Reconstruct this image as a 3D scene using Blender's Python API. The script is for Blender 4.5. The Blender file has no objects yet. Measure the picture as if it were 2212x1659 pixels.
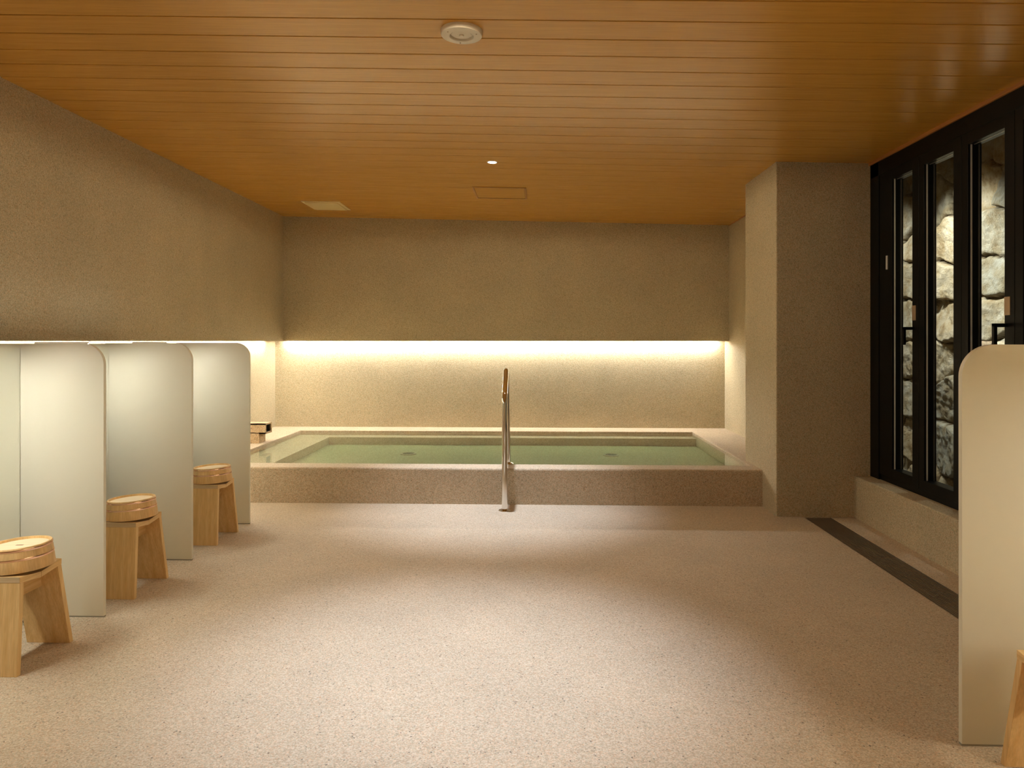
import bpy, bmesh, math, random
from mathutils import Vector, Matrix, noise
random.seed(7)
C = bpy.context.scene.collection
sc = bpy.context.scene

# ------------------------------------------------------------------ camera
cam = bpy.data.cameras.new('camera'); co = bpy.data.objects.new('camera', cam); C.objects.link(co)
cam.sensor_width = 36.0; cam.sensor_fit = 'HORIZONTAL'
cam.lens = 36.0 * 1560 / 2212
cam.shift_x = 0.0
cam.shift_y = -(829.5 - 737) / 2212
cam.clip_start = 0.05
co.location = (0, 0, 1.2)
co.rotation_euler = (math.pi / 2, 0, math.atan(54 / 1560))
sc.camera = co

# ------------------------------------------------------------------ view + world
sc.view_settings.view_transform = 'Standard'
sc.view_settings.look = 'None'
sc.view_settings.gamma = 1.0
sc.view_settings.use_curve_mapping = False
sc.view_settings.exposure = 0.0
w = bpy.data.worlds.new('world'); sc.world = w; w.use_nodes = True
w.node_tree.nodes['Background'].inputs[0].default_value = (0.02, 0.03, 0.05, 1)
w.node_tree.nodes['Background'].inputs[1].default_value = 0.05
cy = sc.cycles
cy.max_bounces = 10; cy.diffuse_bounces = 6; cy.glossy_bounces = 5; cy.transmission_bounces = 8
cy.transparent_max_bounces = 12
cy.caustics_refractive = False; cy.caustics_reflective = False
cy.sample_clamp_indirect = 30.0; cy.sample_clamp_direct = 0
cy.use_denoising = True; cy.blur_glossy = 0.3

LED_W = 150.0        # radiance of the concealed strips
LED_SIDE = 125.0
LED_BAY = 140.0
SPOT_W = 245.0
FILL_W = 36.0
GARDEN_W = 125.0

# ------------------------------------------------------------------ lamps
def spot(name, loc, aim, power, angle, blend, color, radius=0.03):
    l = bpy.data.lights.new(name, 'SPOT'); l.energy = power; l.color = color
    l.spot_size = math.radians(angle); l.spot_blend = blend; l.shadow_soft_size = radius
    o = bpy.data.objects.new(name, l); C.objects.link(o); o.location = loc
    d = Vector(aim) - Vector(loc)
    o.rotation_euler = d.to_track_quat('-Z', 'Y').to_euler()
    return o
def ceil_z(x): return 2.540 - 0.0257 * (x + 2.72)
DL_X = -0.32
DL_Y = [5.15, 2.62, 0.10]
for y in DL_Y:
    spot('downlight_lamp', (DL_X, y, ceil_z(DL_X) - 0.012), (DL_X, y, 0), SPOT_W, 58, 1.0, (0.88, 1.0, 1.22))
    spot('fill_flood', (DL_X, y, ceil_z(DL_X) - 0.014), (DL_X, y, 0), FILL_W * (1.0 if y > 4 else 0.72), 180, 0.12, (1.0, 0.85, 0.60))  # added wide fill at each downlight, brightens the upper walls
for y, p in ((6.6, 0.45), (5.55, 1.0), (4.5, 1.0), (3.4, 0.7)):
    spot('garden_lamp', (2.60, y, 2.43), (3.36, y, 1.35), GARDEN_W * p, 112, 1.0, (1.0, 0.97, 0.88), 0.02)

# ------------------------------------------------------------------ node helpers
def mat(name):
    m = bpy.data.materials.new(name); m.use_nodes = True
    nt = m.node_tree; return m, nt, nt.nodes['Principled BSDF']
def N(nt, t, **kw):
    n = nt.nodes.new(t)
    for k, v in kw.items():
        if k.startswith('i_'):
            key = k[2:]
            n.inputs[int(key) if key.isdigit() else key.replace('_', ' ')].default_value = v
        else: setattr(n, k, v)
    return n
def ramp(nt, fac, stops, interp='LINEAR'):
    r = nt.nodes.new('ShaderNodeValToRGB'); r.color_ramp.interpolation = interp
    e = r.color_ramp.elements
    e[0].position = stops[0][0]; e[0].color = (*stops[0][1], 1)
    e[1].position = stops[-1][0]; e[1].color = (*stops[-1][1], 1)
    for p, c in stops[1:-1]:
        q = e.new(p); q.color = (*c, 1)
    nt.links.new(fac, r.inputs[0]); return r.outputs[0]
def mixc(nt, fac, a, b, mode='MIX'):
    n = nt.nodes.new('ShaderNodeMix'); n.data_type = 'RGBA'; n.blend_type = mode
    for s, v in ((0, fac), (6, a), (7, b)):
        if hasattr(v, 'links'): nt.links.new(v, n.inputs[s])
        elif s == 0: n.inputs[0].default_value = v
        else: n.inputs[s].default_value = (*v, 1)
    return n.outputs[2]
def simple(name, col, rough=0.5, metal=0.0, spec=0.5, **kw):
    m, nt, b = mat(name)
    b.inputs['Base Color'].default_value = (*col, 1); b.inputs['Roughness'].default_value = rough
    b.inputs['Metallic'].default_value = metal; b.inputs['Specular IOR Level'].default_value = spec
    for k, v in kw.items(): b.inputs[k.replace('_', ' ')].default_value = v
    return m
def aggregate(name, lo, mid, hi, dark=(0.17, 0.145, 0.12), scale=190, bump=0.3, rough=0.75, spec=0.3, dist=0.003):
    m, nt, b = mat(name); L = nt.links.new
    tc = N(nt, 'ShaderNodeTexCoord')
    v = N(nt, 'ShaderNodeTexVoronoi', i_Scale=scale); L(tc.outputs['Object'], v.inputs['Vector'])
    sep = N(nt, 'ShaderNodeSeparateColor'); L(v.outputs['Color'], sep.inputs[0])
    col = ramp(nt, sep.outputs[0], [(0.0, dark), (0.003, dark), (0.012, lo), (0.5, mid), (1.0, hi)])
    # pink / grey tinted grains
    tint = ramp(nt, sep.outputs[1], [(0.0, (0.80, 0.86, 0.86)), (0.3, (1, 1, 1)), (0.75, (1, 1, 1)), (1.0, (1.06, 0.92, 0.84))])
    col = mixc(nt, 1.0, col, tint, 'MULTIPLY')
    big = N(nt, 'ShaderNodeTexNoise', i_Scale=2.3, i_Detail=4.0); L(tc.outputs['Object'], big.inputs['Vector'])
    pat = ramp(nt, big.outputs[0], [(0.3, (0.93, 0.93, 0.93)), (0.7, (1.05, 1.04, 1.03))])
    col = mixc(nt, 1.0, col, pat, 'MULTIPLY')
    L(col, b.inputs['Base Color'])
    b.inputs['Roughness'].default_value = rough; b.inputs['Specular IOR Level'].default_value = spec
    h = N(nt, 'ShaderNodeMath', operation='MULTIPLY', i_1=-1.0); L(v.outputs['Distance'], h.inputs[0])
    n2 = N(nt, 'ShaderNodeTexNoise', i_Scale=60.0, i_Detail=3.0); L(tc.outputs['Object'], n2.inputs['Vector'])
    ad = N(nt, 'ShaderNodeMath', operation='ADD'); L(h.outputs[0], ad.inputs[0]); L(n2.outputs[0], ad.inputs[1])
    bp = N(nt, 'ShaderNodeBump', i_Strength=bump, i_Distance=dist); L(ad.outputs[0], bp.inputs['Height']); L(bp.outputs[0], b.inputs['Normal'])
    return m
def wood(name, a, bcol, axis, scale=1.0, rough=0.45, coat=0.0, attr=False, spec=0.5, groove=None):
    m, nt, b = mat(name); L = nt.links.new
    tc = N(nt, 'ShaderNodeTexCoord'); mp = N(nt, 'ShaderNodeMapping')
    s = [26.0 * scale] * 3; s[axis] = 0.9 * scale
    mp.inputs['Scale'].default_value = s; L(tc.outputs['Object'], mp.inputs['Vector'])
    n1 = N(nt, 'ShaderNodeTexNoise', i_Scale=1.6, i_Detail=5.0, i_Roughness=0.55, i_Distortion=0.3); L(mp.outputs[0], n1.inputs['Vector'])
    col = ramp(nt, n1.outputs[0], [(0.32, a), (0.5, tuple((x + y) / 2 for x, y in zip(a, bcol))), (0.68, bcol)])
    mp2 = N(nt, 'ShaderNodeMapping'); s2 = [150.0 * scale] * 3; s2[axis] = 3 * scale
    mp2.inputs['Scale'].default_value = s2; L(tc.outputs['Object'], mp2.inputs['Vector'])
    n2 = N(nt, 'ShaderNodeTexNoise', i_Scale=1.5, i_Detail=2.0); L(mp2.outputs[0], n2.inputs['Vector'])
    fine = ramp(nt, n2.outputs[0], [(0.3, (0.90, 0.88, 0.86)), (0.7, (1.05, 1.05, 1.05))])
    col = mixc(nt, 1.0, col, fine, 'MULTIPLY')
    if attr:
        at = N(nt, 'ShaderNodeAttribute'); at.attribute_name = 'tone'
        col = mixc(nt, 1.0, col, at.outputs['Color'], 'MULTIPLY')
    L(col, b.inputs['Base Color'])
    b.inputs['Roughness'].default_value = rough; b.inputs['Specular IOR Level'].default_value = spec
    b.inputs['Coat Weight'].default_value = coat; b.inputs['Coat Roughness'].default_value = 0.22
    bp = N(nt, 'ShaderNodeBump', i_Strength=0.06, i_Distance=0.001); L(n2.outputs[0], bp.inputs['Height']); L(bp.outputs[0], b.inputs['Normal'])
    return m
def emit(name, col, s):
    m = bpy.data.materials.new(name); m.use_nodes = True; nt = m.node_tree; nt.nodes.clear()
    e = N(nt, 'ShaderNodeEmission'); e.inputs[0].default_value = (*col, 1); e.inputs[1].default_value = s
    o = N(nt, 'ShaderNodeOutputMaterial'); nt.links.new(e.outputs[0], o.inputs[0]); return m
def pane_mat(name, tint=(0.93, 0.96, 0.95)):
    m = bpy.data.materials.new(name); m.use_nodes = True; nt = m.node_tree; nt.nodes.clear(); L = nt.links.new
    f = N(nt, 'ShaderNodeFresnel', i_IOR=1.5); t = N(nt, 'ShaderNodeBsdfTransparent'); t.inputs[0].default_value = (*tint, 1)
    g = N(nt, 'ShaderNodeBsdfGlossy'); g.inputs['Roughness'].default_value = 0.0
    ge = N(nt, 'ShaderNodeNewGeometry'); inv = N(nt, 'ShaderNodeMath', operation='SUBTRACT', i_0=1.0); L(ge.outputs['Backfacing'], inv.inputs[1])
    fm = N(nt, 'ShaderNodeMath', operation='MULTIPLY'); L(f.outputs[0], fm.inputs[0]); L(inv.outputs[0], fm.inputs[1])
    mx = N(nt, 'ShaderNodeMixShader'); L(fm.outputs[0], mx.inputs[0]); L(t.outputs[0], mx.inputs[1]); L(g.outputs[0], mx.inputs[2])
    o = N(nt, 'ShaderNodeOutputMaterial'); L(mx.outputs[0], o.inputs[0]); return m
def water_mat():
    m = bpy.data.materials.new('bath_water'); m.use_nodes = True; nt = m.node_tree; nt.nodes.clear(); L = nt.links.new
    f = N(nt, 'ShaderNodeFresnel', i_IOR=1.33); t = N(nt, 'ShaderNodeBsdfTransparent'); t.inputs[0].default_value = (1, 1, 1, 1)
    g = N(nt, 'ShaderNodeBsdfGlossy'); g.inputs['Roughness'].default_value = 0.0
    ge = N(nt, 'ShaderNodeNewGeometry'); inv = N(nt, 'ShaderNodeMath', operation='SUBTRACT', i_0=1.0); L(ge.outputs['Backfacing'], inv.inputs[1])
    fm = N(nt, 'ShaderNodeMath', operation='MULTIPLY'); L(f.outputs[0], fm.inputs[0]); L(inv.outputs[0], fm.inputs[1])
    mx = N(nt, 'ShaderNodeMixShader'); L(fm.outputs[0], mx.inputs[0]); L(t.outputs[0], mx.inputs[1]); L(g.outputs[0], mx.inputs[2])
    va = N(nt, 'ShaderNodeVolumeAbsorption'); va.inputs['Color'].default_value = (0.20, 0.60, 0.32, 1); va.inputs['Density'].default_value = 1.6
    o = N(nt, 'ShaderNodeOutputMaterial'); L(mx.outputs[0], o.inputs[0]); L(va.outputs[0], o.inputs['Volume']); return m
def milky_mat():
    m = bpy.data.materials.new('milky_glass'); m.use_nodes = True; nt = m.node_tree; nt.nodes.clear(); L = nt.links.new
    d = N(nt, 'ShaderNodeBsdfDiffuse'); d.inputs[0].default_value = (0.85, 0.82, 0.69, 1)
    t = N(nt, 'ShaderNodeBsdfTranslucent'); t.inputs[0].default_value = (0.80, 0.82, 0.70, 1)
    m1 = N(nt, 'ShaderNodeMixShader'); m1.inputs[0].default_value = 0.15; L(d.outputs[0], m1.inputs[1]); L(t.outputs[0], m1.inputs[2])
    g = N(nt, 'ShaderNodeBsdfGlossy'); g.inputs['Roughness'].default_value = 0.42
    f = N(nt, 'ShaderNodeFresnel', i_IOR=1.35)
    ge = N(nt, 'ShaderNodeNewGeometry'); inv = N(nt, 'ShaderNodeMath', operation='SUBTRACT', i_0=1.0); L(ge.outputs['Backfacing'], inv.inputs[1])
    fm = N(nt, 'ShaderNodeMath', operation='MULTIPLY'); L(f.outputs[0], fm.inputs[0]); L(inv.outputs[0], fm.inputs[1])
    mx = N(nt, 'ShaderNodeMixShader'); L(fm.outputs[0], mx.inputs[0]); L(m1.outputs[0], mx.inputs[1]); L(g.outputs[0], mx.inputs[2])
    o = N(nt, 'ShaderNodeOutputMaterial'); L(mx.outputs[0], o.inputs[0]); return m
def stone_mat():
    m, nt, b = mat('garden_stone'); L = nt.links.new
    tc = N(nt, 'ShaderNodeTexCoord')
    at = N(nt, 'ShaderNodeAttribute'); at.attribute_name = 'tone'
    n1 = N(nt, 'ShaderNodeTexNoise', i_Scale=7.0, i_Detail=8.0, i_Roughness=0.65); L(tc.outputs['Object'], n1.inputs['Vector'])
    col = ramp(nt, n1.outputs[0], [(0.30, (0.28, 0.19, 0.09)), (0.45, (0.48, 0.40, 0.26)), (0.60, (0.60, 0.55, 0.43)), (0.8, (0.68, 0.65, 0.56))])
    col = mixc(nt, 1.0, col, at.outputs['Color'], 'MULTIPLY'); L(col, b.inputs['Base Color'])
    b.inputs['Roughness'].default_value = 0.9; b.inputs['Specular IOR Level'].default_value = 0.2
    n2 = N(nt, 'ShaderNodeTexNoise', i_Scale=38.0, i_Detail=8.0, i_Roughness=0.7); L(tc.outputs['Object'], n2.inputs['Vector'])
    bp = N(nt, 'ShaderNodeBump', i_Strength=1.0, i_Distance=0.022); L(n2.outputs[0], bp.inputs['Height']); L(bp.outputs[0], b.inputs['Normal'])
    return m

M = {}
M['floor'] = aggregate('washed_gravel_floor', (0.45, 0.355, 0.25), (0.56, 0.47, 0.345), (0.66, 0.575, 0.45), scale=230, bump=0.12)
M['wall'] = aggregate('washed_gravel_wall', (0.42, 0.35, 0.22), (0.52, 0.445, 0.295), (0.60, 0.525, 0.375), dark=(0.30, 0.24, 0.15), scale=190, bump=0.5, dist=0.004)
M['tub'] = aggregate('washed_gravel_tub', (0.40, 0.31, 0.20), (0.50, 0.405, 0.285), (0.60, 0.505, 0.375), dark=(0.24, 0.19, 0.13), scale=190, bump=0.42, dist=0.004)
M['basin'] = aggregate('washed_gravel_basin', (0.33, 0.27, 0.18), (0.42, 0.35, 0.24), (0.50, 0.43, 0.31), scale=180, bump=0.3, dist=0.003)
M['ceiling'] = wood('cedar_ceiling', (0.57, 0.28, 0.038), (0.63, 0.318, 0.048), 0, rough=0.26, spec=0.6)
M['hatch'] = simple('hatch_edge_wood', (0.40, 0.185, 0.030), 0.5)
M['gap'] = simple('ceiling_joint', (0.16, 0.06, 0.015), 0.8)
M['hinoki'] = wood('pale_cypress', (0.68, 0.44, 0.18), (0.80, 0.58, 0.28), 2, scale=1.4, rough=0.5, spec=0.35)
M['hinoki_y'] = wood('pale_cypress_seat', (0.68, 0.44, 0.18), (0.80, 0.58, 0.28), 1, scale=1.4, rough=0.5, spec=0.35)
M['endgrain'] = wood('cypress_end_grain', (0.52, 0.39, 0.23), (0.62, 0.48, 0.30), 0, scale=2.5, rough=0.6, spec=0.3)
M['bucket'] = wood('bucket_stave', (0.70, 0.46, 0.20), (0.82, 0.59, 0.29), 2, scale=1.6, rough=0.45, attr=True, spec=0.4)
M['bucket_disc'] = wood('bucket_base_board', (0.84, 0.68, 0.44), (0.90, 0.77, 0.54), 0, scale=1.6, rough=0.5, spec=0.35)  # paler than the staves: strip light on the board put into its colour
M['copper'] = simple('copper_band', (0.92, 0.60, 0.42), 0.16, 1.0)
M['burn'] = simple('burnt_stamp', (0.25, 0.12, 0.05), 0.7)
M['panel'] = milky_mat()
M['chrome'] = simple('polished_steel', (0.78, 0.76, 0.73), 0.045, 1.0)
M['mirror'] = simple('mirror', (0.98, 0.99, 0.95), 0.03, 1.0)
M['black'] = simple('black_frame', (0.0045, 0.0045, 0.004), 0.4, spec=0.12)
M['bead'] = simple('aluminium_bead', (0.75, 0.72, 0.66), 0.35, 0.6)
M['plate'] = simple('bronze_plate', (0.42, 0.31, 0.19), 0.4, 0.3)
M['white_plastic'] = simple('white_plastic', (0.74, 0.66, 0.52), 0.35)
M['white_bright'] = simple('white_enamel', (0.85, 0.85, 0.82), 0.3)
M['grate'] = simple('bronze_grate', (0.26, 0.19, 0.13), 0.35, 0.5)
M['trough'] = simple('dark_trough', (0.02, 0.017, 0.014), 0.6)
M['vent'] = simple('cream_vent', (0.72, 0.56, 0.28), 0.5)
M['spout'] = aggregate('tan_spout_stone', (0.40, 0.27, 0.14), (0.52, 0.37, 0.21), (0.62, 0.47, 0.29), scale=150, bump=0.25, rough=0.5)
M['trim'] = wood('red_cedar_trim', (0.40, 0.16, 0.035), (0.52, 0.22, 0.05), 1, rough=0.4)
M['led'] = emit('strip_light', (1.0, 0.97, 0.91), LED_W)
M['led_side'] = emit('strip_light_side', (1.0, 0.94, 0.80), LED_SIDE)
M['led_bay'] = emit('bay_light', (1.0, 0.97, 0.84), LED_BAY)
M['lens'] = emit('lamp_lens', (1.0, 0.96, 0.88), 90.0)
M['pane'] = pane_mat('window_glass')
M['water'] = water_mat()
M['stone'] = stone_mat()
M['earth'] = simple('garden_earth', (0.06, 0.05, 0.04), 0.95)
M['silicone'] = simple('grey_sealant', (0.30, 0.28, 0.22), 0.6)

# ------------------------------------------------------------------ mesh helpers
def mb(): return bmesh.new()
def box(bm, a, b, bev=0.0, seg=2):
    """axis-aligned box between corners a and b"""
    a = Vector(a); b = Vector(b)
    r = bmesh.ops.create_cube(bm, size=1.0)
    vs = r['verts']
    for v in vs:
        v.co = Vector(((a.x + b.x) / 2 + v.co.x * abs(b.x - a.x), (a.y + b.y) / 2 + v.co.y * abs(b.y - a.y), (a.z + b.z) / 2 + v.co.z * abs(b.z - a.z)))
    if bev > 0:
        es = list({e for v in vs for e in v.link_edges})
        bmesh.ops.bevel(bm, geom=es, offset=bev, segments=seg, affect='EDGES', profile=0.5)
    return vs
def prism(bm, pts, vec, bev=0.0):
    """polygon pts (3D list) extruded by vec"""
    vs = [bm.verts.new(p) for p in pts]; ws = [bm.verts.new(Vector(p) + Vector(vec)) for p in pts]
    f0 = bm.faces.new(vs); f1 = bm.faces.new(list(reversed(ws)))
    n = len(pts)
    for i in range(n): bm.faces.new((vs[(i + 1) % n], vs[i], ws[i], ws[(i + 1) % n]))
    if bev > 0:
        es = list({e for v in vs + ws for e in v.link_edges})
        bmesh.ops.bevel(bm, geom=es, offset=bev, segments=2, affect='EDGES', profile=0.5)
def lathe(bm, prof, segs=64, origin=(0, 0, 0), closed=False):
    ox, oy, oz = origin; rings = []
    for r, z in prof:
        if r < 1e-6: rings.append([bm.verts.new((ox, oy, oz + z))])
        else: rings.append([bm.verts.new((ox + r * math.cos(2 * math.pi * i / segs), oy + r * math.sin(2 * math.pi * i / segs), oz + z)) for i in range(segs)])
    pairs = list(zip(rings, rings[1:]))
    if closed: pairs.append((rings[-1], rings[0]))
    for a, b in pairs:
        for i in range(segs):
            j = (i + 1) % segs
            if len(a) == 1 and len(b) == 1: continue
            if len(a) == 1: bm.faces.new((a[0], b[i], b[j]))
            elif len(b) == 1: bm.faces.new((a[i], b[0], a[j]))
            else: bm.faces.new((a[i], b[i], b[j], a[j]))
def tube(bm, pts, r, segs=24, cap=True):
    pts = [Vector(p) for p in pts]; rings = []
    up = None
    for i, p in enumerate(pts):
        t = (pts[min(i + 1, len(pts) - 1)] - pts[max(i - 1, 0)]).normalized()
        if up is None:
            up = Vector((1, 0, 0)) if abs(t.x) < 0.9 else Vector((0, 1, 0))
        u = (up - t * up.dot(t)).normalized(); v = t.cross(u); up = u
        rings.append([bm.verts.new(p + (u * math.cos(2 * math.pi * k / segs) + v * math.sin(2 * math.pi * k / segs)) * r) for k in range(segs)])
    for a, b in zip(rings, rings[1:]):
        for k in range(segs): bm.faces.new((a[k], a[(k + 1) % segs], b[(k + 1) % segs], b[k]))
    if cap:
        bm.faces.new(list(reversed(rings[0]))); bm.faces.new(rings[-1])
def obj(name, bm, m, parent=None, smooth=False, loc=None):
    bmesh.ops.recalc_face_normals(bm, faces=bm.faces)
    me = bpy.data.meshes.new(name); bm.to_mesh(me); bm.free()
    me.materials.append(M[m] if isinstance(m, str) else m)
    if smooth:
        for p in me.polygons: p.use_smooth = True
        try: me.set_sharp_from_angle(angle=math.radians(35))
        except Exception: pass
    o = bpy.data.objects.new(name, me); C.objects.link(o)
    if parent: o.parent = parent
    if loc: o.location = loc
    return o
def struct(name, bm, m, **kw):
    o = obj(name, bm, m, **kw); o['kind'] = 'structure'; return o
def tag(o, label, cat, group=None, kind=None):
    o['label'] = label; o['category'] = cat
    if group: o['group'] = group
    if kind: o['kind'] = kind
    return o
def thing(name, label, cat, loc=(0, 0, 0), rz=0.0, group=None):
    o = bpy.data.objects.new(name, None); C.objects.link(o); o.location = loc; o.rotation_euler = (0, 0, rz)
    o.empty_display_size = 0.1
    return tag(o, label, cat, group)
def copy_tree(root, loc, label, rz=None):
    def cp(o, parent):
        c = o.copy(); C.objects.link(c)
        if parent is not None: c.parent = parent
        for ch in list(o.children): cp(ch, c)
        return c
    r = cp(root, None); r.location = loc; r['label'] = label
    if rz is not None: r.rotation_euler = (0, 0, rz)
    return r

# ------------------------------------------------------------------ room constants
XL, XLL = -2.72, -2.87         # upper and recessed lower left wall
YB, YBL = 7.66, 7.83           # upper and recessed lower back wall
XR = 2.015                     # side wall beside the bath
XC, YC0, YC1 = 1.636, 5.0, 5.735
XW = 2.268; XLEDGE = 2.158; ZLEDGE = 0.282
YS = -1.6                      # wall behind the camera
SOF = 1.2
RIM = 0.264; YT = 5.30

# floor with a drain trough
bm = mb()
box(bm, (-3.05, YS - .1, -0.12), (1.818, YT + .1, 0.0))
box(bm, (1.996, YS - .1, -0.12), (2.5, YC0 + .1, 0.0))
box(bm, (1.818, 4.99, -0.12), (1.996, YC0 + .1, 0.0))
box(bm, (1.818, YS - .1, -0.12), (1.996, 2.3, 0.0))
struct('floor', bm, 'floor')

# ceiling: tilted boards running across the room
bm = mb()
pitch = 0.1772; y0 = 2.861 - pitch * 26
k = 0; yy = y0
xa, xb = -2.95, 2.40
while yy < 7.95:
    g = 0.0036
    a, b = yy + g, yy + pitch - g
    pts = [(xa, a, ceil_z(xa)), (xa, b, ceil_z(xa)), (xb, b, ceil_z(xb)), (xb, a, ceil_z(xb))]
    prism(bm, pts, (0, 0, 0.018), bev=0.002)
    yy += pitch
ce = struct('ceiling', bm, 'ceiling')
bm = mb()
pts = [(xa, YS - .2, ceil_z(xa) + .010), (xa, 8.0, ceil_z(xa) + .010), (xb, 8.0, ceil_z(xb) + .010), (xb, YS - .2, ceil_z(xb) + .010)]
prism(bm, pts, (0, 0, 0.06))
obj('joint_backing', bm, 'gap', parent=ce)

# left wall: overhanging upper part, light slot, recessed lower part
def overhang_wall_left():
    bm = mb()
    box(bm, (XL - 0.075, YS, SOF), (XL, YB, 2.62))
    box(bm, (-3.05, YS, 1.262), (XL - 0.07, YBL, 2.62))
    return bm
struct('wall_left', overhang_wall_left(), 'wall')
bm = mb(); box(bm, (-3.05, YS, -0.1), (XLL, YBL, 1.262)); struct('wall_left_recess', bm, 'wall')
bm = mb()
box(bm, (XL - 0.075, YB, SOF), (XR + .3, YB + 0.085, 2.62))
box(bm, (-3.05, YB + 0.08, 1.262), (XR + .3, YBL + .15, 2.62))
struct('wall_back', bm, 'wall')
bm = mb(); box(bm, (-3.05, YBL, -0.1), (XR + .3, YBL + .15, 1.262)); struct('wall_back_recess', bm, 'wall')
bm = mb(); box(bm, (XR, YC1 - .05, -0.1), (XR + .35, YB, 2.60)); box(bm, (XR, YB, -0.1), (XR + .35, YBL, SOF + .02)); struct('wall_bath_side', bm, 'wall')
bm = mb(); box(bm, (XC, YC0, -0.05), (2.45, YC1, 2.60), bev=0.006); struct('wall_pillar', bm, 'wall')
# wall behind the camera and the near stretch of the right wall
bm = mb(); box(bm, (-3.05, YS - .15, -.1), (2.6, YS, 2.62)); struct('wall_front', bm, 'wall')
YWN = 2.55   # near end of the window
bm = mb()
box(bm, (2.30, YS, SOF), (2.375, YWN, 2.60)); box(bm, (2.37, YS, 1.262), (2.6, YWN, 2.60)); box(bm, (2.45, YS, -0.1), (2.6, YWN, 1.27))
struct('wall_right', bm, 'wall')
# ledge under the window
bm = mb(); box(bm, (XLEDGE, 2.35, -0.05), (2.5, YC0 + .01, ZLEDGE), bev=0.008); struct('trim_1', bm, 'wall')
# wood trim between ceiling and window head
bm = mb(); prism(bm, [(XW - .012, YWN, 2.392), (XW - .012, YC0, 2.392), (XW + .1, YC0, 2.392), (XW + .1, YWN, 2.392)], (0, 0, 0.024)); struct('trim_2', bm, 'trim')
bm = mb(); prism(bm, [(XR - .006, YC1, ceil_z(XR) - .010), (XR - .006, YB, ceil_z(XR) - .010), (XR + .02, YB, ceil_z(XR) - .010), (XR + .02, YC1, ceil_z(XR) - .010)], (0, 0, 0.012)); struct('trim_3', bm, 'trim')

# ------------------------------------------------------------------ concealed strips
def strip(name, a, b, m, label):
    r = thing(name, label, 'light', ((a[0] + b[0]) / 2, (a[1] + b[1]) / 2, 1.262))
    bm = mb(); box(bm, (a[0] - r.location.x, a[1] - r.location.y, -0.052), (b[0] - r.location.x, b[1] - r.location.y, 0.0))
    obj('housing', bm, 'white_bright', parent=r)
    bm = mb(); z = -0.0525
    x0, x1, q0, q1 = a[0] - r.location.x + .003, b[0] - r.location.x - .003, a[1] - r.location.y + .003, b[1] - r.location.y - .003
    box(bm, (x0, q0, z - .006), (x1, q1, z))
    obj('diffuser', bm, m, parent=r)
    return r
strip('strip_light', (XL - .02, YBL - .052, 0), (XR - .09, YBL - .022, 0), 'led', 'glowing strip light hidden above the bath along the back wall')
strip('strip_light', (XLL + .022, 1.2, 0), (XLL + .052, YBL - .33, 0), 'led_side', 'glowing strip light hidden behind the shower partitions on the left wall')
strip('strip_light', (2.398, -1.2, 0), (2.428, 2.2, 0), 'led_side', 'glowing strip light on the right wall beside the right-hand partition')

# ------------------------------------------------------------------ soaking bath
tub = thing('soaking_bath', 'wide sunken bath with raised gravel rim along the back wall', 'bath', (0, 6.5, 0))
OX, OY = 0.0, 6.5
def tb(bm, a, b, **k): return box(bm, (a[0], a[1] - OY, a[2]), (b[0], b[1] - OY, b[2]), **k)
IX0, IX1, IY0, IY1 = -2.48, 1.60, 5.49, 7.50
bm = mb()
# rim built as one ring
def ring(bm, o, i, z0, z1):
    (a0, a1, b0, b1), (c0, c1, d0, d1) = o, i
    def q(z): return [bm.verts.new((x, y - OY, z)) for x, y in ((a0, b0), (a1, b0), (a1, b1), (a0, b1))], [bm.verts.new((x, y - OY, z)) for x, y in ((c0, d0), (c1, d0), (c1, d1), (c0, d1))]
    ot, it = q(z1); ob, ib = q(z0)
    for k in range(4):
        j = (k + 1) % 4
        bm.faces.new((ot[k], ot[j], it[j], it[k])); bm.faces.new((ot[j], ot[k], ob[k], ob[j]))
        bm.faces.new((it[k], it[j], ib[j], ib[k])); bm.faces.new((ob[k], ib[k], ib[j], ob[j]))
    bm.edges.ensure_lookup_table()
    es = [e for e in bm.edges if (e.verts[0] in ot and e.verts[1] in ot and abs(e.verts[0].co.y - (b0 - OY)) < 1e-5 and abs(e.verts[1].co.y - (b0 - OY)) < 1e-5)]
    bmesh.ops.bevel(bm, geom=es, offset=0.014, segments=4, affect='EDGES', profile=0.5)
    es = [e for e in bm.edges if e.verts[0] in it and e.verts[1] in it]
    bmesh.ops.bevel(bm, geom=es, offset=0.005, segments=2, affect='EDGES', profile=0.5)
ring(bm, (XLL, XC, YT, YBL), (IX0, IX1, IY0, IY1), 0.0, RIM)
tb(bm, (XC - .002, YC1 - .02, 0), (XR, YBL, RIM))
obj('rim', bm, 'tub', parent=tub)
bm = mb()
ZF = 0.25 - 0.108; ZBN = 0.25 - 0.033
vs = [(IX0, IY0), (IX1, IY0), (IX1, IY1), (IX0, IY1)]
lo = [bm.verts.new((x, y - OY, ZF)) for x, y in vs]; hi = [bm.verts.new((x, y - OY, ZF + .005)) for x, y in vs]
bm.faces.new(lo)
for k in range(4): bm.faces.new((lo[k], lo[(k + 1) % 4], hi[(k + 1) % 4], hi[k]))
obj('basin', bm, 'basin', parent=tub)
bm = mb()
tb(bm, (IX0 + .001, 7.33, ZF), (IX1 - .001, IY1 - .001, ZBN)); 
tb(bm, (IX0 + .001, IY0 + .001, ZF), (-2.13, 7.331, ZBN - .0004))
obj('bench', bm, 'basin', parent=tub)
bm = mb(); box(bm, (IX0 - .004, IY0 - .004, ZF - .02), (IX1 + .004, IY1 + .004, 0.25))
wt = obj('bath_water', bm, 'water'); tag(wt, 'still clear greenish water filling the bath almost to its rim', 'water', kind='stuff')
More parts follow.
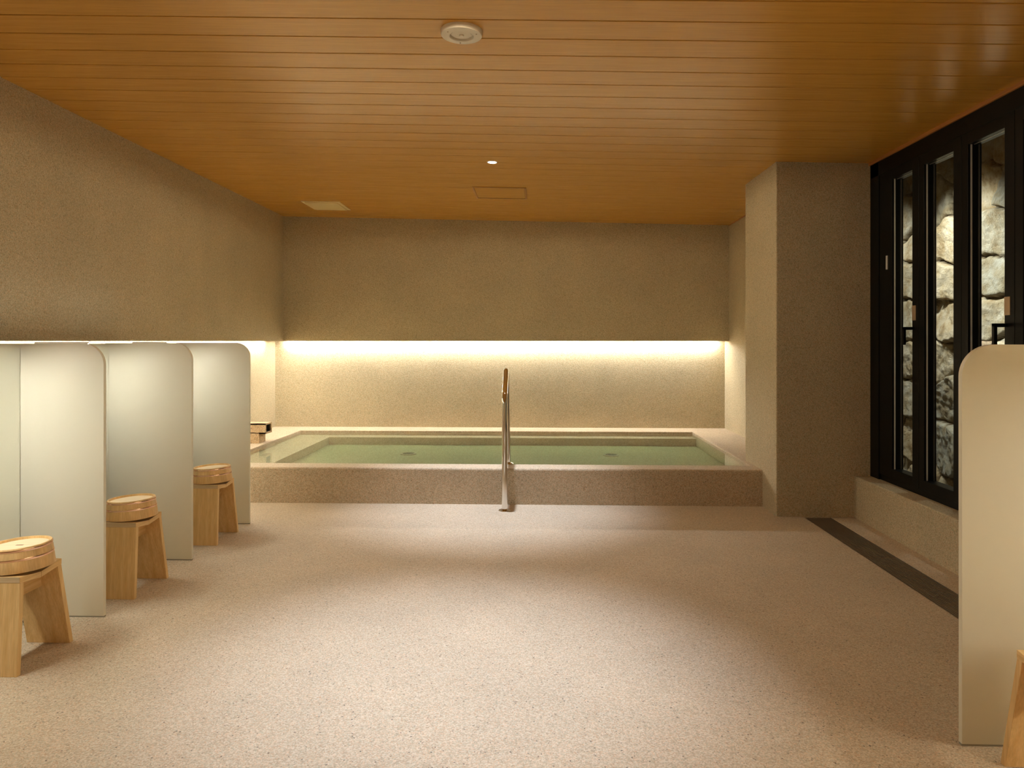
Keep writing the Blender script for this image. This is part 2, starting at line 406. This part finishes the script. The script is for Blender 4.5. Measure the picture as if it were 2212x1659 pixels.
# bath floor drains
def floor_drain(x, y, r, label):
    t = thing('drain_cover', label, 'drain cover', (x, y, ZF), group='drain covers in the bath floor')
    bm = mb(); lathe(bm, [(r, 0.0), (r, .006), (r * .86, .009), (r * .8, .007), (0, .007)], 40); obj('cover', bm, 'grate', parent=t, smooth=True)
    bm = mb()
    for k in range(-3, 4):
        h = math.sqrt((r * .7) ** 2 - (k * r * .2) ** 2); box(bm, (-h, k * r * .2 - .003, .0072), (h, k * r * .2 + .003, .009))
    obj('slots', bm, 'trough', parent=t)
floor_drain(-1.205, 6.727, .075, 'round drain cover under the bath water, left of the handrail')
floor_drain(0.685, 6.71, .075, 'round drain cover under the bath water, right of the handrail')

# spout on the left deck
sp = thing('water_spout', 'tan block water spout with dark open end at left of the bath', 'spout', (-2.68, 6.60, RIM))
bm = mb()
# hollow duct: x -0.19..0.20, y -.08..+.08, z .085..  .182
t = .016; y0_, y1_, z0_, z1_, x0_, x1_ = -.078, .078, .085, .183, -.19, .20
box(bm, (x0_, y0_, z0_), (x1_, y1_, z0_ + t), bev=.002); box(bm, (x0_, y0_, z1_ - t), (x1_, y1_, z1_), bev=.002)
box(bm, (x0_, y0_, z0_), (x1_, y0_ + t, z1_), bev=.002); box(bm, (x0_, y1_ - t, z0_), (x1_, y1_, z1_), bev=.002)
obj('duct', bm, 'spout', parent=sp)
bm = mb(); box(bm, (-.18, y0_ - .0004, 0), (.14, y1_ - .001, z0_ + .008), bev=.0015); obj('pedestal', bm, 'spout', parent=sp)

bm = mb(); e_ = t + .0006
box(bm, (x0_ + .01, y0_ + t, z0_ + t), (x1_ - .012, y1_ - t, z0_ + e_ + .001)); box(bm, (x0_ + .01, y1_ - t - .0015, z0_ + t), (x1_ - .012, y1_ - t - .0001, z1_ - t)); box(bm, (x0_ + .01, y0_ + t, z0_ + t), (x0_ + .02, y1_ - t, z1_ - t)); box(bm, (x0_ + .01, y0_ + t, z1_ - t - .0015), (x1_ - .012, y1_ - t, z1_ - t - .0001))
obj('duct_shade', bm, 'trough', parent=sp)  # dark sheets stand in for the shade inside the hollow duct

# ------------------------------------------------------------------ handrail
hr = thing('handrail', 'polished steel handrail standing at the bath front', 'handrail', (-0.229, 5.11, 0))
def arc(c, r, a0, a1, n=10):
    return [(c[0] + r * math.cos(a0 + (a1 - a0) * i / n), c[1] + r * math.sin(a0 + (a1 - a0) * i / n)) for i in range(n + 1)]
def fillet(P, R, n=10):
    out = [P[0]]
    for a, b, c in zip(P, P[1:], P[2:]):
        a, b, c = Vector(a), Vector(b), Vector(c)
        u = (a - b).normalized(); v = (c - b).normalized(); th = u.angle(v); d = R / math.tan(th / 2)
        p = b + u * d; q = b + v * d; ctr = b + (u + v).normalized() * (R / math.sin(th / 2))
        e0 = p - ctr; e1 = q - ctr; ang = e0.angle(e1)
        for i in range(n + 1):
            s = i / n; out.append(tuple(ctr + (e0 * math.sin((1 - s) * ang) + e1 * math.sin(s * ang)) / math.sin(ang)))
    out.append(P[-1]); return out
rr = 0.0205
Y1 = 0.40
path = fillet([(0, 0, 0.004), (0, 0, 0.80), (-.004, Y1, 1.045), (.008, Y1, RIM + .002)], 0.085, 12)
bm = mb(); tube(bm, path, rr, 28); obj('rail', bm, 'chrome', parent=hr, smooth=True)
for (x, y, z) in ((0, 0, 0), (.008, Y1, RIM)):
    bm = mb(); lathe(bm, [(0, 0), (.044, 0), (.044, .003), (.041, .007), (.026, .011), (rr, .015), (0, .015)], 40, (x, y, z)); obj('base_flange', bm, 'chrome', parent=hr, smooth=True)

# ------------------------------------------------------------------ partitions
def partition(name, x_free, x_wall, y, label, group=None):
    r = 0.095; th = .018; zt = 1.190
    s = 1 if x_free > x_wall else -1
    t = thing(name, label, 'partition', (x_free, y, 0), group=group)
    Wd = (x_wall - x_free)
    pts = [(Wd, 0, .006), (0, 0, .006)]
    for i in range(13):
        a = math.pi / 2 * i / 12
        pts.append((-s * (r - r * math.cos(a)), 0, zt - r + r * math.sin(a)))
    pts.append((Wd, 0, zt))
    bm = mb(); prism(bm, pts, (0, th, 0), bev=.0015); obj('glass_panel', bm, 'panel', parent=t, smooth=True)
    bm = mb(); box(bm, (min(Wd, 0), .002, 0), (max(Wd, 0) , th - .002, .0065)); obj('floor_seal', bm, 'silicone', parent=t)
    return t
G = 'shower partitions on the left'
partition('shower_partition', -1.880, -2.372, 3.072, 'milky rounded shower partition nearest on the left, behind the nearest bucket stool', G)
partition('shower_partition', -1.888, -2.372, 3.888, 'middle of the three milky shower partitions on the left', G)
partition('shower_partition', -1.884, -2.372, 4.672, 'milky shower partition on the left closest to the bath', G)
partition('shower_partition', 1.258, 2.45, 2.184, 'milky rounded shower partition at the right edge, in front of the window')

def wash_mirror(x, ya, yb, label):
    t = thing('wash_mirror', label, 'mirror', (x, ya, 0), group='tall mirrors of the wash bays')
    bm = mb(); box(bm, (-.018, 0, .006), (0, yb - ya, 1.188), bev=.0015); obj('mirror_glass', bm, 'mirror', parent=t)
    bm = mb(); box(bm, (-.016, 0, 0), (-.002, yb - ya, .0065)); obj('floor_seal', bm, 'silicone', parent=t)
    bm = mb(); box(bm, (.004, .20, 1.187), (.030, yb - ya - .22, 1.197), bev=.001); lh = obj('lamp_housing', bm, 'white_bright', parent=t)
    bm = mb(); box(bm, (.006, .202, 1.183), (.028, yb - ya - .222, 1.1875)); obj('lamp_diffuser', bm, 'led_bay', parent=lh)
wash_mirror(-2.25, 1.40, 3.070, 'tall mirror at the left edge of the view, meeting the nearest partition')
wash_mirror(-2.35, 3.092, 3.886, 'tall mirror seen as a narrow sliver between the nearest and middle left partitions')
wash_mirror(-2.35, 3.908, 4.670, 'tall mirror hidden between the middle and far left partitions')
# ------------------------------------------------------------------ stools
def make_stool():
    t = thing('bath_stool', '', 'stool', group='cypress bath stools by the left partitions')
    W = .0875; T = .021; zt = .352; zm = .338; zs = .022
    # local: near end y=-.155 bottom, far end y=+.155
    def leg(y_bot, y_top, sgn):
        bm = mb()
        zt_ = zt - zs
        a = [(-W, y_bot, 0), (-W, y_top, zt_), (-W, y_top - sgn * T, zt_ - .002), (-W, y_bot - sgn * T, 0)]
        prism(bm, a, (2 * W, 0, 0), bev=.0012); return bm
    obj('leg', leg(-.158, -.140, -1), 'hinoki', parent=t)
    obj('leg', leg(.158, .086, 1), 'hinoki', parent=t)
    def seat(ya, za, yb, zb):
        bm = mb(); prism(bm, [(-W, ya, za), (-W, yb, zb), (-W, yb, zb - zs), (-W, ya, za - zs)], (2 * W, 0, 0), bev=.0012); return bm
    obj('seat_board', seat(-.140, zt, -.0285, zm), 'hinoki_y', parent=t)
    obj('seat_board', seat(-.0265, zm, .088, zt), 'hinoki_y', parent=t)
    bm = mb(); box(bm, (-W + .001, -.1412, zt - zs + .001), (W - .001, -.1398, zt - .001)); obj('end_grain', bm, 'endgrain', parent=t)
    bm = mb(); prism(bm, [(-.012, -.128, .326), (-.012, -.028, .314), (-.012, .072, .326), (-.012, .086, .245), (-.012, -.134, .245)], (.024, 0, 0), bev=.001); obj('stretcher', bm, 'hinoki_y', parent=t)
    return t
def make_bucket():
    t = thing('wash_bucket', '', 'bucket', group='upturned wash buckets on the stools')
    H_ = .088; rb, rt = .1135, .105; n = 96
    bm = mb()
    prof = [(rb - .011, 0.0), (rb - .001, 0.0), (rb, .002), (rb + (rt - rb) * .5, H_ * .5), (rt, H_ - .002), (rt - .0015, H_), (rt - .0085, H_), (rt - .0095, H_ - .002), (rt - .0095, H_ - .030), (rb - .011, .03)]
    lathe(bm, prof, n, closed=True)
    o = obj('stave_wall', bm, 'bucket', parent=t, smooth=True)
    ca = o.data.color_attributes.new('tone', 'FLOAT_COLOR', 'POINT')
    rnd = random.Random(3); tones = [rnd.uniform(.86, 1.08) for _ in range(17)]
    for i, v in enumerate(o.data.vertices):
        k = int(((math.atan2(v.co.y, v.co.x) / (2 * math.pi)) % 1) * 16.999)
        c = tones[k]; ca.data[i].color = (c, c * .98, c * .95, 1)
    bm = mb(); lathe(bm, [(0, H_ - .016), (rt - .009, H_ - .016), (rt - .009, H_ - .009), (0, H_ - .009)], 64); obj('base_board', bm, 'bucket_disc', parent=t)
    for z in (H_ - .009, H_ * .53):
        r0 = rb + (rt - rb) * z / H_
        bm = mb(); lathe(bm, [(r0 - .001, -.004), (r0 + .0010, -.004), (r0 + .0018, 0), (r0 + .0010, .004), (r0 - .001, .004)], n, (0, 0, z)); obj('hoop', bm, 'copper', parent=t, smooth=True)
    return t
s0 = make_stool(); b0 = make_bucket()
spots = [((-1.944, 2.672, 0), 'cypress bath stool nearest the camera on the left', 'upturned cypress wash bucket on the nearest stool at left'),
         ((-1.957, 3.448, 0), 'cypress bath stool between the first and second left partitions', 'upturned cypress wash bucket between the first and second left partitions'),
         ((-1.966, 4.332, 0), 'cypress bath stool farthest away, in front of the last left partition', 'upturned cypress wash bucket farthest away, closest to the bath')]
for i, (p, ls, lb) in enumerate(spots):
    if i == 0: st = s0; st.location = p; st['label'] = ls
    else: st = copy_tree(s0, p, ls)
    q = (p[0] + (.006, 0.003, .004)[i], p[1] - .026, .3555)
    if i == 0: bk = b0; bk.location = q; bk['label'] = lb
    else: bk = copy_tree(b0, q, lb)
    bk.rotation_euler = (0, -0.04, 0)
st = copy_tree(s0, (1.318 + .0875, 1.945, 0), 'cypress bath stool cut off at the lower right, before the right partition')
del st['group']
# burnt stamp on the nearest bucket's board
bm = mb(); box(bm, (-.014, -.005, .0788), (.014, .005, .0793)); obj('stamp', bm, 'burn', parent=b0)
# small floor drain behind the nearest stool
fd = thing('floor_drain', 'small dark metal floor drain behind the nearest stool', 'drain', (-2.16, 3.02, 0))
bm = mb(); lathe(bm, [(.05, 0), (.05, .003), (.044, .006), (0, .006)], 40); obj('cover', bm, 'chrome', parent=fd, smooth=True)
bm = mb()
for k in range(-3, 4):
    h = math.sqrt(.036 ** 2 - (k * .010) ** 2); box(bm, (-h, k * .010 - .002, .0055), (h, k * .010 + .002, .0066))
obj('slots', bm, 'trough', parent=fd)

# ------------------------------------------------------------------ drain grate
dg = thing('drain_grate', 'long dark slatted drain grate in the floor below the window', 'drain grate', (1.907, 3.65, 0))
bm = mb()
box(bm, (-.092, -1.36, -.1), (.092, 1.34, -.09)); box(bm, (-.0915, -1.36, -.1), (-.0895, 1.34, -.001)); box(bm, (.0878, -1.36, -.1), (.0888, 1.34, -.001))
obj('trough', bm, 'trough', parent=dg)
for s in range(3):
    ya, yb = -1.345 + s * .895, -1.345 + (s + 1) * .895 - .004
    bm = mb()
    n = 15
    for k in range(n):
        x = -.083 + .1655 * k / (n - 1); box(bm, (x - .0024, ya, -.022), (x + .0024, yb, -.0015))
    for k in range(7):
        y = ya + .01 + (yb - ya - .02) * k / 6; box(bm, (-.084, y - .003, -.02), (.0835, y + .003, -.007))
    obj('grate_section', bm, 'grate', parent=dg)

# ------------------------------------------------------------------ window
win = bpy.data.objects.new('window_1', None); C.objects.link(win); win.location = (XW, YWN, ZLEDGE); win['kind'] = 'structure'
def wl(p): return (p[0] - XW, p[1] - YWN, p[2] - ZLEDGE)
def wbox(bm, a, b, bev=.002): box(bm, wl(a), wl(b), bev=bev)
GZ0, GZ1 = .380, 2.238
bm = mb()
wbox(bm, (XW + .012, YWN, ZLEDGE), (XW + .11, YC0, ZLEDGE + .045))
wbox(bm, (XW + .0, YWN, 2.30), (XW + .11, YC0, 2.394))
wbox(bm, (XW + .0, YC0 - .12, ZLEDGE), (XW + .11, YC0, 2.394))
wbox(bm, (XW + .0, YWN, ZLEDGE), (XW + .11, YWN + .06, 2.394))
obj('window_frame', bm, 'black', parent=win)
nears = [4.457 - .432 * k for k in range(5)]
for k, yn in enumerate(nears):
    yf = yn + (.248 if k == 0 else .297)
    s0_ = yn - .074; s1_ = yf + (.17 if k == 0 else .058)
    if k == 4: s0_ = YWN + .05
    z0_, z1_ = ZLEDGE + .04, 2.31
    bm = mb()
    wbox(bm, (XW + .004, s0_, z0_), (XW + .075, yn, z1_)); wbox(bm, (XW + .004, yf, z0_), (XW + .075, s1_, z1_))
    wbox(bm, (XW + .004, yn - .002, z0_), (XW + .075, yf + .002, GZ0)); wbox(bm, (XW + .004, yn - .002, GZ1), (XW + .075, yf + .002, z1_))
    sash = obj('sash', bm, 'black', parent=win)
    bm = mb(); wbox(bm, (XW + .040, yn - .005, GZ0 - .005), (XW + .045, yf + .005, GZ1 + .005), bev=0); obj('glass_pane', bm, 'pane', parent=sash)
    bm = mb(); wbox(bm, (XW + .016, yf - .0035, GZ0), (XW + .024, yf - .0002, GZ1), bev=0)
    wbox(bm, (XW + .034, yn, GZ1 - .0022), (XW + .036, yf - .002, GZ1 - .0002), bev=0); obj('glazing_bead', bm, 'bead', parent=sash)
    if k in (0, 2):
        yh = yn - .014
        bm = mb(); wbox(bm, (XW - .060, yh - .010, 1.268), (XW + .005, yh + .010, 1.286)); wbox(bm, (XW - .060, yh - .010, 1.178), (XW - .044, yh + .010, 1.286)); obj('handle', bm, 'black', parent=sash)
        bm = mb(); wbox(bm, (XW + .001, yh - .030, 1.325), (XW + .006, yh + .012, 1.415), bev=.001); obj('latch_plate', bm, 'plate', parent=sash)
    if k == 0:
        bm = mb(); wbox(bm, (XW - .004, 4.762, 1.665), (XW + .006, 4.772, 1.755), bev=.001); obj('finger_pull', bm, 'white_bright', parent=sash)

# ------------------------------------------------------------------ stone wall outside
def stone_wall():
    rnd = random.Random(21)
    Xs = 3.36; ya, yb, za, zb = 2.6, 8.6, -0.35, 3.3
    cells = []
    z = za - .15; row = 0
    while z < zb + .2:
        h = rnd.uniform(.24, .40); y = ya - .3 + rnd.uniform(0, .3)
        while y < yb + .3:
            wd = rnd.uniform(.36, .70)
            cells.append((y + wd / 2 + rnd.uniform(-.03, .03), z + h / 2 + rnd.uniform(-.08, .08), rnd.uniform(-.35, .35), rnd.uniform(-.35, .35), rnd.uniform(-.03, .035), rnd.uniform(.72, 1.12), rnd.uniform(-.08, .08), rnd.uniform(-.06,.06)))
            y += wd
        z += h; row += 1
    from mathutils import kdtree
    kd = kdtree.KDTree(len(cells))
    SY, SZ = .78, 1.12
    for i, c in enumerate(cells): kd.insert((c[0] * SY, c[1] * SZ, 0), i)
    kd.balance()
    res = .010; ny = int((yb - ya) / res); nz = int((zb - za) / res)
    verts = []; cols = []
    for j in range(nz + 1):
        for i in range(ny + 1):
            y = ya + i * res; z = za + j * res
            wy = y + .035 * noise.noise((y * 5, z * 5, 1)) + .012 * noise.noise((y * 17, z * 17, 4)); wz = z + .035 * noise.noise((y * 5, z * 5, 9)) + .012 * noise.noise((y * 17, z * 17, 7))
            r = kd.find_n((wy * SY, wz * SZ, 0), 3)
            c = cells[r[0][1]]; gapd = (r[1][2] - r[0][2]) / 2
            e = min(gapd / .03, 1.0); prof = 1 - (1 - e) ** 2.6
            dep = 0.07 * prof + c[4] * prof
            dep += prof * ((wy - c[0]) * c[2] * .7 + (wz - c[1]) * c[3] * .9)
            dep += prof * (.026 * abs(noise.noise((y * 4 + c[2] * 50, z * 5, 2))) + .010 * noise.noise((y * 19, z * 19, 3)) + .004 * noise.noise((y * 50, z * 50, 3)))
            joint = gapd < .008
            verts.append((Xs - dep, y, z))
            t_ = c[5]
            cols.append((.13, .11, .09, 1) if joint else (t_ * (1 + c[6]), t_, t_ * (1 - c[6] * 1.2), 1))
    faces = [(j * (ny + 1) + i, (j + 1) * (ny + 1) + i, (j + 1) * (ny + 1) + i + 1, j * (ny + 1) + i + 1) for j in range(nz) for i in range(ny)]
    me = bpy.data.meshes.new('wall_garden'); me.from_pydata(verts, [], faces); me.materials.append(M['stone'])
    ca = me.color_attributes.new('tone', 'FLOAT_COLOR', 'POINT')
    flat = [x for c in cols for x in c]; ca.data.foreach_set('color', flat)
    me.polygons.foreach_set('use_smooth', [True] * len(me.polygons))
    o = bpy.data.objects.new('wall_garden', me); C.objects.link(o); o['kind'] = 'structure'
stone_wall()
bm = mb(); box(bm, (2.6, 2.2, -.12), (3.5, 8.8, -.05)); struct('ground', bm, 'earth')

# ------------------------------------------------------------------ ceiling fittings
tilt = math.atan(0.0257)
def on_ceiling(name, label, cat, x, y, group=None):
    t = thing(name, label, cat, (x, y, ceil_z(x)), group=group); t.rotation_euler = (0, tilt, 0); return t
for i, y in enumerate(DL_Y[:2]):
    t = on_ceiling('downlight', ('tiny lit round downlight above the bath handrail', 'tiny round downlight overhead, above the middle of the floor')[i], 'downlight', DL_X, y)
    bm = mb(); lathe(bm, [(.027, .002), (.027, -.001), (.033, -.0035), (.037, -.001), (.037, .002)], 48); obj('trim_ring', bm, 'white_bright', parent=t, smooth=True)
    bm = mb(); lathe(bm, [(0, -.0012), (.0268, -.0012), (.0268, .001), (0, .001)], 48); obj('lens', bm, 'lens', parent=t)
t = on_ceiling('ceiling_fixture', 'round cream flush fixture with recessed centre on the cedar ceiling', 'ceiling fixture', -0.31, 2.965)
bm = mb(); lathe(bm, [(.086, .001), (.086, -.016), (.083, -.021), (.051, -.024), (.048, -.022), (.047, -.012), (0, -.012)], 72); obj('body', bm, 'white_plastic', parent=t, smooth=True)
bm = mb(); lathe(bm, [(0, -.0125), (.040, -.0125), (.042, -.014), (.040, -.017), (.018, -.018), (0, -.018)], 56); obj('inner_disc', bm, 'white_plastic', parent=t, smooth=True)
bm = mb(); lathe(bm, [(.010, -.0175), (.010, -.022), (.008, -.024), (0, -.024)], 32); obj('hub', bm, 'white_plastic', parent=t, smooth=True)
for a in (1.75, -0.35, -2.45):
    bm = mb(); lathe(bm, [(.0035, -.022), (.0035, -.0245), (0, -.025)], 16, (.067 * math.cos(a), .067 * math.sin(a), 0)); obj('screw', bm, 'plate', parent=t, smooth=True)
t = on_ceiling('ceiling_vent', 'cream rectangular vent cover on the ceiling near the left back corner', 'vent', -2.05, 6.97)
bm = mb(); box(bm, (-.185, -.215, -.006), (.185, .215, .002), bev=.002); obj('frame', bm, 'vent', parent=t)
bm = mb(); box(bm, (-.155, -.185, -.014), (.155, .185, -.004), bev=.003); obj('cover_plate', bm, 'vent', parent=t)
t = on_ceiling('access_hatch', 'square cedar access hatch in the ceiling above the bath', 'hatch', -0.315, 6.22)
bm = mb()
w_, h_ = .225, .235
for a, b in (((-w_, -h_), (w_, -h_ + .014)), ((-w_, h_ - .014), (w_, h_)), ((-w_, -h_ + .0135), (-w_ + .014, h_ - .0135)), ((w_ - .014, -h_ + .0135), (w_, h_ - .0135))):
    box(bm, (a[0], a[1], -.005), (b[0], b[1], .001), bev=.001)
obj('frame', bm, 'hatch', parent=t)
bm = mb(); box(bm, (-w_ + .018, -h_ + .018, -.002), (w_ - .018, h_ - .018, .001)); obj('lid', bm, 'ceiling', parent=t)
